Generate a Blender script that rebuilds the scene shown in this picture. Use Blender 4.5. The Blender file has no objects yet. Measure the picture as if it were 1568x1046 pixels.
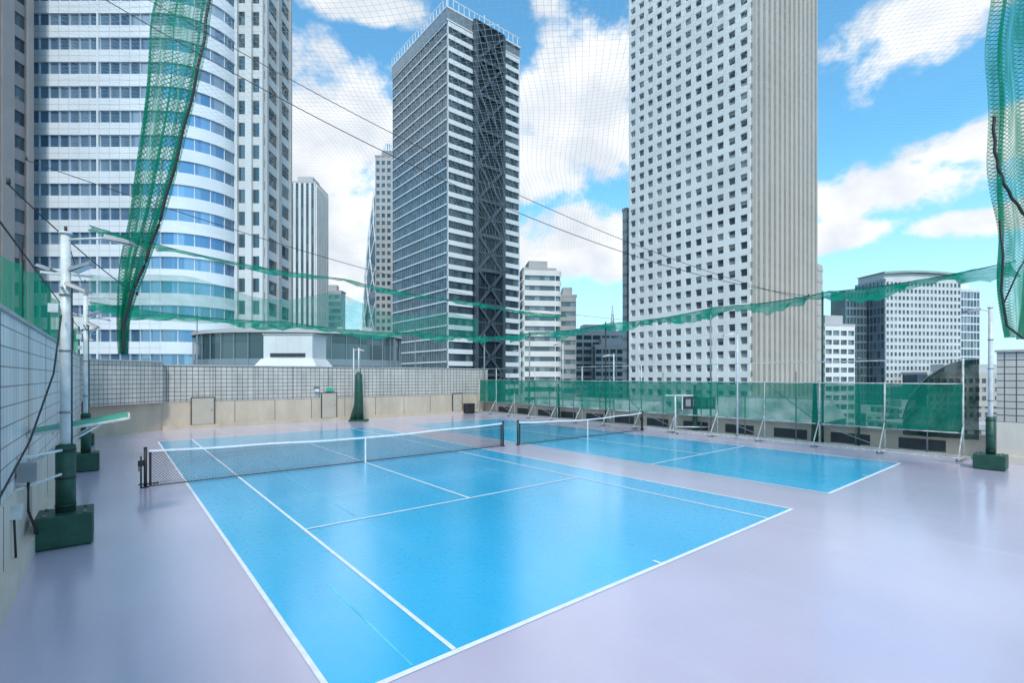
import bpy, math, random
from mathutils import Vector
random.seed(7)
A = math.atan2(0.634, 0.773)
H = 3.15
sc = bpy.context.scene

# ---------------------------------------------------------------- mesh builder
class MB:
    def __init__(s): s.v=[]; s.f=[]; s.m=[]; s.sm=[]; s.uv={}
    def add(s, vs, fs, m=0, smooth=False):
        o=len(s.v); s.v+= [tuple(p) for p in vs]
        for f in fs:
            s.f.append([i+o for i in f]); s.m.append(m); s.sm.append(smooth)
    def box(s,x0,x1,y0,y1,z0,z1,m=0):
        s.add([(x0,y0,z0),(x1,y0,z0),(x1,y1,z0),(x0,y1,z0),(x0,y0,z1),(x1,y0,z1),(x1,y1,z1),(x0,y1,z1)],
              [(0,3,2,1),(4,5,6,7),(0,1,5,4),(1,2,6,5),(2,3,7,6),(3,0,4,7)],m)
    def frustum(s,x0,x1,y0,y1,z0,z1,i,m=0):
        s.add([(x0,y0,z0),(x1,y0,z0),(x1,y1,z0),(x0,y1,z0),(x0+i,y0+i,z1),(x1-i,y0+i,z1),(x1-i,y1-i,z1),(x0+i,y1-i,z1)],
              [(0,3,2,1),(4,5,6,7),(0,1,5,4),(1,2,6,5),(2,3,7,6),(3,0,4,7)],m)
    def bar(s,p0,p1,w,h,m=0):
        p0=Vector(p0);p1=Vector(p1);d=(p1-p0).normalized()
        up=Vector((0,0,1)) if abs(d.z)<.95 else Vector((1,0,0))
        a=d.cross(up).normalized()*w/2; b=a.cross(d).normalized()*h/2
        vs=[p+q for p in (p0,p1) for q in (-a-b,a-b,a+b,-a+b)]
        s.add(vs,[(0,1,2,3),(7,6,5,4),(0,4,5,1),(1,5,6,2),(2,6,7,3),(3,7,4,0)],m)
    def tube(s,pts,r,m=0,n=8):
        pts=[Vector(p) for p in pts]; o=len(s.v)
        for i,p in enumerate(pts):
            d=(pts[min(i+1,len(pts)-1)]-pts[max(i-1,0)]).normalized()
            up=Vector((0,0,1)) if abs(d.z)<.95 else Vector((1,0,0))
            a=d.cross(up).normalized(); b=a.cross(d).normalized()
            rr=r[i] if isinstance(r,(list,tuple)) else r
            for k in range(n):
                t=2*math.pi*k/n; s.v.append(tuple(p+a*math.cos(t)*rr+b*math.sin(t)*rr))
        for i in range(len(pts)-1):
            for k in range(n):
                k2=(k+1)%n
                s.f.append([o+i*n+k,o+i*n+k2,o+(i+1)*n+k2,o+(i+1)*n+k]); s.m.append(m); s.sm.append(True)
        e=o+(len(pts)-1)*n
        s.f.append([o+k for k in range(n)][::-1]); s.m.append(m); s.sm.append(False)
        s.f.append([e+k for k in range(n)]); s.m.append(m); s.sm.append(False)
    def grid(s,P,nu,nv,m=0,uv=None):
        o=len(s.v)
        for j in range(nv+1):
            for i in range(nu+1):
                s.v.append(tuple(P(i/nu,j/nv)))
                if uv: s.uv[len(s.v)-1]=uv(i/nu,j/nv)
        for j in range(nv):
            for i in range(nu):
                a=o+j*(nu+1)+i
                s.f.append([a,a+1,a+nu+2,a+nu+1]); s.m.append(m); s.sm.append(True)
    def build(s,name,mats,parent=None,loc=(0,0,0),rot=0,bevel=0):
        me=bpy.data.meshes.new(name); me.from_pydata(s.v,[],s.f)
        for mt in mats: me.materials.append(mt)
        for p,mi,sm in zip(me.polygons,s.m,s.sm): p.material_index=mi; p.use_smooth=sm
        if s.uv:
            l=me.uv_layers.new(name='UVMap')
            for lp in me.loops: l.data[lp.index].uv=s.uv.get(lp.vertex_index,(0,0))
        me.update()
        ob=bpy.data.objects.new(name,me); sc.collection.objects.link(ob)
        if parent: ob.parent=parent
        ob.location=loc; ob.rotation_euler[2]=rot
        if bevel:
            b=ob.modifiers.new('bevel','BEVEL'); b.width=bevel; b.segments=2; b.limit_method='ANGLE'
        return ob
def empty(name,loc=(0,0,0),rot=0):
    e=bpy.data.objects.new(name,None); sc.collection.objects.link(e); e.location=loc; e.rotation_euler[2]=rot
    return e

# ---------------------------------------------------------------- materials
def N(nt,t,**k):
    n=nt.nodes.new(t)
    for a,b in k.items(): setattr(n,a,b)
    return n
def math_(nt,op,a,b=None,clamp=False):
    n=N(nt,'ShaderNodeMath',operation=op,use_clamp=clamp)
    for i,x in enumerate((a,b)):
        if x is None: continue
        if isinstance(x,(int,float)): n.inputs[i].default_value=x
        else: nt.links.new(x,n.inputs[i])
    return n.outputs[0]
def col4(c): return (c[0],c[1],c[2],1)
def mixc(nt,f,a,b,mode='MIX'):
    n=N(nt,'ShaderNodeMix',data_type='RGBA',blend_type=mode)
    for idx,x in ((0,f),(6,a),(7,b)):
        if isinstance(x,(int,float)): n.inputs[idx].default_value=x
        elif isinstance(x,tuple): n.inputs[idx].default_value=col4(x)
        else: nt.links.new(x,n.inputs[idx])
    return n.outputs[2]
def mat(name,base,rough=.6,var=.12,scale=2.0,metal=0,bump=0,stretch=(1,1,1),spec=.5):
    m=bpy.data.materials.new(name); m.use_nodes=True; nt=m.node_tree; b=nt.nodes['Principled BSDF']
    tc=N(nt,'ShaderNodeTexCoord'); mp=N(nt,'ShaderNodeMapping'); mp.inputs['Scale'].default_value=stretch
    nt.links.new(tc.outputs['Object'],mp.inputs[0])
    no=N(nt,'ShaderNodeTexNoise'); no.inputs['Scale'].default_value=scale; no.inputs['Detail'].default_value=8; no.inputs['Roughness'].default_value=.6
    nt.links.new(mp.outputs[0],no.inputs['Vector'])
    f=N(nt,'ShaderNodeMapRange'); f.inputs[1].default_value=.3; f.inputs[2].default_value=.7
    nt.links.new(no.outputs[0],f.inputs[0])
    lo=tuple(c*(1-var) for c in base); hi=tuple(min(1,c*(1+var)) for c in base)
    c=mixc(nt,f.outputs[0],lo,hi)
    nt.links.new(c,b.inputs['Base Color'])
    b.inputs['Roughness'].default_value=rough; b.inputs['Metallic'].default_value=metal
    b.inputs['Specular IOR Level'].default_value=spec
    if bump:
        bp=N(nt,'ShaderNodeBump'); bp.inputs['Strength'].default_value=bump; bp.inputs['Distance'].default_value=.02
        nt.links.new(no.outputs[0],bp.inputs['Height']); nt.links.new(bp.outputs[0],b.inputs['Normal'])
    return m
def coatingmat(name,base,scuff,rough=.3,coat=.5):
    """worn sheet coating: broad tone drift, fine grain, scuffed streaks, gentle waviness in the gloss"""
    m=bpy.data.materials.new(name); m.use_nodes=True; nt=m.node_tree; b=nt.nodes['Principled BSDF']
    tc=N(nt,'ShaderNodeTexCoord')
    def noise(sc_,det,st=(1,1,1),rot=0,ro=.6):
        mp=N(nt,'ShaderNodeMapping'); mp.inputs['Scale'].default_value=st; mp.inputs['Rotation'].default_value=(0,0,rot)
        nt.links.new(tc.outputs['Object'],mp.inputs[0]); n=N(nt,'ShaderNodeTexNoise'); n.inputs['Scale'].default_value=sc_; n.inputs['Detail'].default_value=det; n.inputs['Roughness'].default_value=ro
        nt.links.new(mp.outputs[0],n.inputs['Vector']); return n.outputs[0]
    def rng(x,a,c,lo,hi):
        r=N(nt,'ShaderNodeMapRange')
        for i,v in zip((1,2,3,4),(a,c,lo,hi)): r.inputs[i].default_value=v
        nt.links.new(x,r.inputs[0]); return r.outputs[0]
    n1=noise(.35,6,(1,1,1),0,.5); n2=noise(9,8,(1,1,1),0,.75); n3=noise(1.1,10,(1,.12,1),.5,.7); n4=noise(2.6,10,(.16,1,1),-.2,.72)
    c=mixc(nt,rng(n1,.3,.7,0,1),tuple(x*.94 for x in base),tuple(min(1,x*1.06) for x in base))
    c=mixc(nt,rng(n2,.35,.75,0,.2),c,tuple(x*.82 for x in base))
    c=mixc(nt,rng(n3,.56,.72,0,.45),c,scuff)
    c=mixc(nt,rng(n4,.60,.74,0,.35),c,tuple(x*.76 for x in base))
    nt.links.new(c,b.inputs['Base Color'])
    nt.links.new(rng(n2,.3,.7,rough-.05,rough+.08),b.inputs['Roughness'])
    b.inputs['Coat Weight'].default_value=coat; b.inputs['Coat IOR'].default_value=1.65
    nt.links.new(rng(n3,.3,.7,.11,.24),b.inputs['Coat Roughness'])
    bp=N(nt,'ShaderNodeBump'); bp.inputs['Strength'].default_value=.08; bp.inputs['Distance'].default_value=.01
    nt.links.new(n2,bp.inputs['Height']); nt.links.new(bp.outputs[0],b.inputs['Normal'])
    return m
def glassmat(name,dark,light,cell,thr=.7,rough=.08,spec=.8,metal=0):
    m=bpy.data.materials.new(name); m.use_nodes=True; nt=m.node_tree; b=nt.nodes['Principled BSDF']
    tc=N(nt,'ShaderNodeTexCoord'); a=N(nt,'ShaderNodeVectorMath',operation='ADD'); a.inputs[1].default_value=(500.13,500.17,500.0)
    d=N(nt,'ShaderNodeVectorMath',operation='DIVIDE'); d.inputs[1].default_value=cell
    fl=N(nt,'ShaderNodeVectorMath',operation='FLOOR'); w=N(nt,'ShaderNodeTexWhiteNoise',noise_dimensions='3D')
    nt.links.new(tc.outputs['Object'],a.inputs[0]); nt.links.new(a.outputs[0],d.inputs[0]); nt.links.new(d.outputs[0],fl.inputs[0]); nt.links.new(fl.outputs[0],w.inputs['Vector'])
    mr=N(nt,'ShaderNodeMapRange'); mr.inputs[1].default_value=thr-.25; mr.inputs[2].default_value=1
    nt.links.new(w.outputs['Value'],mr.inputs[0])
    c=mixc(nt,mr.outputs[0],dark,light); nt.links.new(c,b.inputs['Base Color'])
    geo=N(nt,'ShaderNodeNewGeometry'); sub=N(nt,'ShaderNodeVectorMath',operation='SUBTRACT'); sub.inputs[1].default_value=(.5,.5,.5)
    nt.links.new(w.outputs['Color'],sub.inputs[0]); scl=N(nt,'ShaderNodeVectorMath',operation='SCALE'); scl.inputs['Scale'].default_value=.05; nt.links.new(sub.outputs[0],scl.inputs[0])
    ad=N(nt,'ShaderNodeVectorMath',operation='ADD'); nt.links.new(geo.outputs['Normal'],ad.inputs[0]); nt.links.new(scl.outputs[0],ad.inputs[1])
    nn=N(nt,'ShaderNodeVectorMath',operation='NORMALIZE'); nt.links.new(ad.outputs[0],nn.inputs[0]); nt.links.new(nn.outputs[0],b.inputs['Normal'])
    b.inputs['Roughness'].default_value=rough; b.inputs['Specular IOR Level'].default_value=spec; b.inputs['Metallic'].default_value=metal
    return m
def netmat(name,color,cell,ratio,body=0,streak=0,trans=.4,lo=.5):
    m=bpy.data.materials.new(name); m.use_nodes=True; nt=m.node_tree
    nt.nodes.remove(nt.nodes['Principled BSDF']); out=nt.nodes['Material Output']
    tc=N(nt,'ShaderNodeTexCoord'); sp=N(nt,'ShaderNodeSeparateXYZ')
    nt.links.new(tc.outputs['UV'],sp.inputs[0])
    p=math_(nt,'ADD',sp.outputs[0],sp.outputs[1]); q=math_(nt,'SUBTRACT',sp.outputs[0],sp.outputs[1])
    def ln(x):
        fr=math_(nt,'FRACT',math_(nt,'DIVIDE',math_(nt,'ADD',x,1000.),cell)); return math_(nt,'LESS_THAN',fr,ratio)
    l=math_(nt,'MAXIMUM',ln(p),ln(q))
    if body:
        no=N(nt,'ShaderNodeTexNoise'); no.inputs['Detail'].default_value=5
        mp=N(nt,'ShaderNodeMapping'); mp.inputs['Scale'].default_value=(9,.7,1) if streak else (1,1,1)
        nt.links.new(tc.outputs['UV'],mp.inputs[0]); nt.links.new(mp.outputs[0],no.inputs['Vector']); no.inputs['Scale'].default_value=1.0
        mr=N(nt,'ShaderNodeMapRange'); mr.inputs[1].default_value=.35; mr.inputs[2].default_value=.65
        mr.inputs[3].default_value=body*lo; mr.inputs[4].default_value=min(1,body*1.4)
        nt.links.new(no.outputs[0],mr.inputs[0]); l=math_(nt,'MAXIMUM',l,mr.outputs[0])
    d=N(nt,'ShaderNodeBsdfDiffuse'); d.inputs[0].default_value=col4(color)
    t=N(nt,'ShaderNodeBsdfTranslucent'); t.inputs[0].default_value=col4(color)
    mx=N(nt,'ShaderNodeMixShader'); mx.inputs[0].default_value=trans
    nt.links.new(d.outputs[0],mx.inputs[1]); nt.links.new(t.outputs[0],mx.inputs[2])
    tr=N(nt,'ShaderNodeBsdfTransparent'); m2=N(nt,'ShaderNodeMixShader')
    nt.links.new(l,m2.inputs[0]); nt.links.new(tr.outputs[0],m2.inputs[1]); nt.links.new(mx.outputs[0],m2.inputs[2])
    nt.links.new(m2.outputs[0],out.inputs[0])
    return m
def tilemat(name,c1,c2,mortar,w=.3,h=.25,ms=.018):
    m=bpy.data.materials.new(name); m.use_nodes=True; nt=m.node_tree; b=nt.nodes['Principled BSDF']
    tc=N(nt,'ShaderNodeTexCoord'); sp=N(nt,'ShaderNodeSeparateXYZ'); nt.links.new(tc.outputs['Object'],sp.inputs[0])
    cb=N(nt,'ShaderNodeCombineXYZ'); nt.links.new(math_(nt,'ADD',sp.outputs[0],sp.outputs[1]),cb.inputs[0]); nt.links.new(sp.outputs[2],cb.inputs[1])
    br=N(nt,'ShaderNodeTexBrick'); br.offset=0; br.inputs['Scale'].default_value=1
    br.inputs['Brick Width'].default_value=w; br.inputs['Row Height'].default_value=h; br.inputs['Mortar Size'].default_value=ms
    br.inputs['Mortar Smooth'].default_value=.1
    br.inputs['Color1'].default_value=col4(c1); br.inputs['Color2'].default_value=col4(c2); br.inputs['Mortar'].default_value=col4(mortar)
    nt.links.new(cb.outputs[0],br.inputs['Vector'])
    no=N(nt,'ShaderNodeTexNoise'); no.inputs['Scale'].default_value=.7; no.inputs['Detail'].default_value=8
    mpp=N(nt,'ShaderNodeMapping'); mpp.inputs['Scale'].default_value=(2.2,2.2,.5)
    nt.links.new(tc.outputs['Object'],mpp.inputs[0]); nt.links.new(mpp.outputs[0],no.inputs['Vector'])
    mr=N(nt,'ShaderNodeMapRange'); mr.inputs[1].default_value=.3; mr.inputs[2].default_value=.7; mr.inputs[3].default_value=.76; mr.inputs[4].default_value=1.08
    nt.links.new(no.outputs[0],mr.inputs[0])
    c=mixc(nt,1.0,br.outputs['Color'],mr.outputs[0],'MULTIPLY'); nt.links.new(c,b.inputs['Base Color'])
    b.inputs['Roughness'].default_value=.4
    bp=N(nt,'ShaderNodeBump'); bp.inputs['Strength'].default_value=.4; bp.inputs['Distance'].default_value=.01; bp.invert=True
    nt.links.new(br.outputs['Fac'],bp.inputs['Height']); nt.links.new(bp.outputs[0],b.inputs['Normal'])
    return m

M_lav = coatingmat('lavender_coating',(.58,.52,.65),(.66,.62,.72),.32,.9)
M_blue= coatingmat('blue_court_coating',(.015,.50,.84),(.08,.60,.88),.28,1.0)
M_line= mat('line_paint',(.80,.82,.84),.5,.12,6)
M_ghost=mat('worn_old_line',(.13,.60,.86),.5,.35,3)
M_seam= mat('seam',(.34,.31,.40),.6,.2,3)
M_tile= tilemat('wall_tile',(.58,.53,.47),(.52,.48,.43),(.11,.10,.095))
M_tile_lit= tilemat('wall_tile_lit',(.76,.75,.72),(.70,.69,.67),(.17,.165,.16),.3,.3,.011)  # same wall tile, made paler to paint in brighter light on the left wall
M_plast= mat('beige_plaster',(.52,.43,.33),.7,.16,1.0,bump=.2,stretch=(1,1,.4))
M_plastL= mat('light_plaster',(.62,.55,.47),.7,.14,1.0,bump=.2,stretch=(1,1,.4))
M_cope= mat('coping',(.42,.41,.39),.6,.12,2)
M_white=mat('white_steel',(.62,.63,.62),.4,.2,4)
M_rust= mat('worn_white_steel',(.50,.51,.48),.5,.4,7)
M_dkgreen=mat('dark_green_pad',(.012,.07,.045),.5,.35,3,bump=.3)
M_green=mat('green_paint',(.06,.36,.24),.5,.2,3)
M_black=mat('black_paint',(.02,.02,.022),.5,.2,3)
M_grey=mat('grey_steel',(.25,.26,.27),.45,.15,4,metal=.3)
M_cable=mat('cable',(.03,.03,.035),.6,.1,4)
M_door=mat('door_paint',(.47,.41,.33),.5,.06,2)
M_dark=mat('dark_recess',(.04,.045,.05),.6,.2,2)
M_lamp=mat('lamp_glass',(.7,.72,.72),.2,.05,3)
M_exit=mat('exit_green',(.02,.40,.22),.4,.1,3)
NET_g = netmat('green_netting',(.012,.34,.19),.10,.20,.50,streak=1,trans=.5,lo=.25)
NET_f = netmat('fence_netting',(.012,.24,.16),.05,.2,.60,trans=.3,lo=.8)
NET_d = netmat('dark_fence_netting',(.008,.05,.045),.05,.3,.8,trans=.3)
NET_b = netmat('band_netting',(.02,.42,.28),.08,.2,.72,streak=0,trans=.5)
NET_s = netmat('sheer_green_netting',(.02,.36,.26),.09,.12,.22,streak=0,trans=.5)
NET_c = netmat('fine_netting',(.42,.50,.47),.17,.04,0,trans=.5)
NET_t = netmat('tennis_netting',(.03,.035,.04),.04,.15,0,trans=.1)

# ---------------------------------------------------------------- ground + deck
g=MB(); g.grid(lambda u,v:((u-.5)*9000,(v-.5)*9000,-40),8,8)
g.build('ground',[mat('city_ground',(.16,.16,.16),.9,.3,.02)])
deck=empty('rooftop_building',rot=A)
b=MB(); b.box(-2.0,27.2,-12,36.0,-40,-.35); b.build('storeys',[M_plastL],deck)
b=MB(); b.box(-2.0,27.2,-12,36.0,-.349,0); b.build('deck_floor',[M_lav],deck)
def sheet(mb,x0,x1,y0,y1,z,m=0): mb.add([(x0,y0,z),(x1,y0,z),(x1,y1,z),(x0,y1,z)],[(0,1,2,3)],m)
def make_court(xs,y0,ys1,ynet,ys2,y1,xsing,ghost):
    e=empty('tennis_court',rot=A)
    b=MB(); sheet(b,xs[0],xs[1],y0,y1,.004); b.build('playing_surface',[M_blue],e)
    b=MB(); w=.06; z=.008
    for x in (xs[0],xs[1]-w): sheet(b,x,x+w,y0,y1,z)
    sheet(b,xs[0]+w,xs[1]-w,y0,y0+w+.02,z); sheet(b,xs[0]+w,xs[1]-w,y1-w,y1,z)
    z=.012
    xa,xb=(xsing if xsing else xs)
    if xsing:
        for x in xsing: sheet(b,x-w/2,x+w/2,y0+w+.02,y1-w,z)
    cx=(xa+xb)/2
    for y in (ys1,ys2): sheet(b,xa+w/2,xb-w/2,y-w/2,y+w/2,z+.004)
    sheet(b,cx-w/2,cx+w/2,ys1+w/2,ys2-w/2,z)
    sheet(b,cx-w/2,cx+w/2,y0+w+.02,y0+w+.16,z); sheet(b,cx-w/2,cx+w/2,y1-w-.16,y1-w,z)
    b.build('painted_lines',[M_line],e)
    b=MB()
    for q in ghost: sheet(b,*q,.0065)
    b.build('old_line_traces',[M_ghost],e)
make_court((1.64,12.48),4.66,10.4,17.25,23.6,29.0,(3.03,11.2),[(2.5,2.525,4.78,7.5),(9.85,9.88,10.6,16.8),(4.2,4.225,10.6,16.5),(3.1,11.1,12.6,12.62)])
make_court((14.83,22.1),4.66,10.3,17.1,23.4,28.8,None,[(15.8,15.83,4.8,10.1),(21,21.03,10.6,16.8),(15,22,13.3,13.33)])
b=MB()
for x0,x1,y in ((15.5,24.8,3.2),(17,24.8,2.2)): sheet(b,x0,x1,y,y+.014,.006)
for x,y0,y1 in ((19.4,6.2,9.0),(17.4,5.2,6.9)): sheet(b,x,x+.02,y0,y1,.0075)
b.build('deck_seams',[M_seam],rot=A)

# ---------------------------------------------------------------- walls
WL=-1.25
wall=empty('parapet_wall',rot=A)
b=MB()
b.box(WL-.3,WL,-10,33,1.3,4.1,0); b.box(WL-.3,WL+.03,-10,33,0,1.3,1)
b.box(WL-.35,WL+.05,-10,33.0,4.1,4.16,2)
b.box(WL+.03,WL+.17,-10,33,0,.34,1)
b.build('wall_body',[M_tile_lit,M_plastL,M_cope],wall)
b=MB()
for y in range(-8,33,3): b.box(WL,WL+.004,y,y+.02,1.31,4.09); b.box(WL+.03,WL+.034,y,y+.02,.35,1.29)
b.build('joints',[M_dark],wall)
wall=empty('parapet_wall',rot=A)
b=MB()
b.box(2.2,25.9,35,35.35,1.65,3.8,0); b.box(2.2,25.9,35.03,35.35,.22,1.65,1)
b.box(2.1,26.0,34.95,35.4,3.8,3.87,2); b.box(2.2,25.9,34.9,35.35,0,.22,1)
def prism(mb,pts,z0,z1,m):
    n=len(pts); vs=[(x,y,z0) for x,y in pts]+[(x,y,z1) for x,y in pts]
    fs=[tuple(range(n))[::-1],tuple(range(n,2*n))]+[(i,(i+1)%n,n+(i+1)%n,n+i) for i in range(n)]
    mb.add(vs,fs,m)
prism(b,[(-1.24,31.9),(2.19,34.4),(2.19,36),(-1.24,36)],1.65,3.98,0)
prism(b,[(-1.24,32.9),(2.19,35.0),(2.19,36),(-1.24,36)],0,1.65,1)
prism(b,[(-1.24,31.8),(2.25,34.35),(2.25,36),(-1.24,36)],3.98,4.05,2)
b.build('wall_body',[M_tile,M_plast,M_cope],wall)
b=MB()
for x in [2.4+i*2.35 for i in range(10)]: b.box(x,x+.025,34.99,35,1.66,3.79)
for x in [3.6+i*2.35 for i in range(10)]: b.box(x,x+.025,35.02,35.03,.23,1.64)
b.build('joints',[M_dark],wall)
def door(x,w,h):
    e=empty('service_door',rot=A)
    b=MB(); b.box(x,x+w,34.92,35.02,.24,.24+h,0)
    for a in (x-.04,x+w): b.box(a,a+.04,34.90,35.02,.23,.28+h,1)
    b.box(x,x+w,34.90,35.02,.24+h,.28+h,1); b.tube([(x+w-.12,34.88,.24+h*.5),(x+w-.12,34.88,.24+h*.5+.12)],.02,2)
    b.build('door_leaf',[M_door,M_dark,M_grey],e)
door(3.65,1.15,1.62); door(11.35,1.0,1.75); door(22.2,.9,1.45)
e=empty('exit_sign',rot=A); b=MB(); b.box(11.6,12.1,34.8,34.95,2.15,2.38,0); b.box(11.57,12.13,34.82,34.99,2.12,2.41,1); b.build('sign_box',[M_exit,M_white],e)
e=empty('wall_lamp',rot=A); b=MB(); b.box(10.85,11.1,34.75,34.98,2.1,2.35,0); b.frustum(10.8,11.15,34.7,34.98,2.35,2.42,.03,1); b.build('lamp_body',[M_lamp,M_black],e)
e=empty('equipment_box',rot=A); b=MB(); b.box(23.2,24.0,34.3,34.85,.1,.75,0); b.frustum(23.15,24.05,34.25,34.9,.75,.85,.05,0)
for x in (23.25,23.9): b.box(x,x+.06,34.35,34.8,0,.1,0)
b.build('box_body',[M_black],e)
wall=empty('parapet_wall',rot=A)
b=MB()
b.box(25,25.3,-10,2.5,1.5,4.05,0); b.box(24.97,25.3,-10,2.5,0,1.5,1); b.box(24.9,25.35,-10,2.55,4.05,4.12,2); b.box(24.8,24.97,-10,2.5,0,.3,1)
b.build('wall_body',[M_tile,M_plastL,M_cope],wall)
b=MB(); b.box(24.93,24.97,.2,1.15,.32,1.9,0); b.box(24.9,24.93,.9,.95,1,1.15,1); b.build('hatch',[M_door,M_grey],wall)
wall=empty('low_parapet',rot=A)
b=MB(); b.box(25.6,25.9,2.5,34.95,-.3,.85,0); b.box(25.55,25.95,2.5,34.95,.85,.91,1); b.box(24.85,25.0,3.2,34.9,0,.14,1)
b.build('wall_body',[M_plast,M_cope],wall)
b=MB()
for y in [4+i*2.5 for i in range(12)]: b.box(25.58,25.6,y,y+1.5,.15,.6)
b.build('recesses',[M_dark],wall)

# ---------------------------------------------------------------- right fence
f=empty('netting_fence',rot=A)
b=MB(); ys=[3.4+i*2.42 for i in range(14)]
for i,y in enumerate(ys):
    top=3.85 if i%2==0 else 2.92
    b.tube([(24.9,y,0),(24.9,y,top)],.036,0)
    b.bar((24.9,y,1.25),(24.15,y+.02,.1),.035,.035,0); b.bar((24.05,y,.09),(24.9,y,.09),.05,.05,0)
    b.box(24.78,25.02,y-.12,y+.12,0,.05,1); b.box(24.1,24.4,y-.1,y+.1,0,.09,1)
    if i<13 and i%2==1: b.bar((24.9,y,.15),(24.9,y+2.42,1.0),.03,.03,1)
    if i<13 and i%4==2: b.bar((24.95,y,1.0),(24.95,y+2.42,2.85),.03,.03,0)
    b.tube([(25.2,y+1.1,0),(25.2,y+1.1,2.4+(i%3)*.5)],.03,1)
y0,y1=ys[0],ys[-1]
for z,r in ((.12,.03),(1.0,.025),(2.87,.025),(3.82,.022)): b.tube([(24.9,y0,z),(24.9,y1,z)],r,0)
b.tube([(24.15,y0,.12),(24.15,y1,.12)],.028,0)
b.build('steel_frame',[M_rust,M_grey],f)
b=MB()
def Pn(u,v): return (24.85+.05*math.sin(u*90)+.03*math.sin(u*233+v*3), y0+(y1-y0)*u, .98+.06*abs(math.sin(u*40.8))*(1-v)+1.9*v-.05*v*abs(math.sin(u*40.8)))
b.grid(Pn,260,4,0,lambda u,v:(u*31,v*1.9)); b.build('green_net',[NET_f],f)
b=MB(); b.grid(lambda u,v:(25.25+.08*math.sin(u*26),3.0+2.3*u,.75+v*(3.05*math.sqrt(max(0,1-u*u*.96)))),40,8,0,lambda u,v:(u*2.3,v*3))
b.build('stored_net',[NET_d],f)
b=MB(); b.tube([(25.25,3.0+2.3*k/16,.78+3.05*math.sqrt(max(0,1-(k/16)**2*.96))) for k in range(17)],.03,0); b.build('stored_net_hoop',[M_grey],f)
def tall_pole(X,Y,z1,m,r=.055):
    e=empty('net_pole',rot=A); b=MB(); b.tube([(X,Y,0),(X,Y,z1)],[r,r*.8],0); b.box(X-.15,X+.15,Y-.15,Y+.15,0,.04,0)
    b.tube([(X-.09,Y,z1-.12),(X+.09,Y,z1-.12)],.03,1); b.tube([(X,Y,z1),(X,Y,z1+.1)],[.07,.02],1); b.build('pole',[m,M_grey],e)
for Y,z,m in ((28.5,6.6,M_grey),(20.9,6.7,M_black),(13.6,7.0,M_grey),(8.2,7.0,M_dkgreen),(6.8,3.9,M_dkgreen),(34.5,6.8,M_grey)): tall_pole(25.15,Y,z,m)
for X in (4.0,19.0): tall_pole(X,35.6,6.9,M_grey,.035)
for Y,h in ((8.2,2.9),(14.2,2.7),(25,2.6)):
    e=empty('rolled_net',rot=A); b=MB(); b.tube([(25.1,Y+.3,.1),(25.12,Y+.3,h*.4),(25.1,Y+.3,h)],[.16,.13,.07],0,10); b.tube([(25.1,Y+.3,h*.5),(25.1,Y+.3,h*.5+.05)],.15,1,10); b.build('roll',[M_dkgreen,M_black],e)

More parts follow.
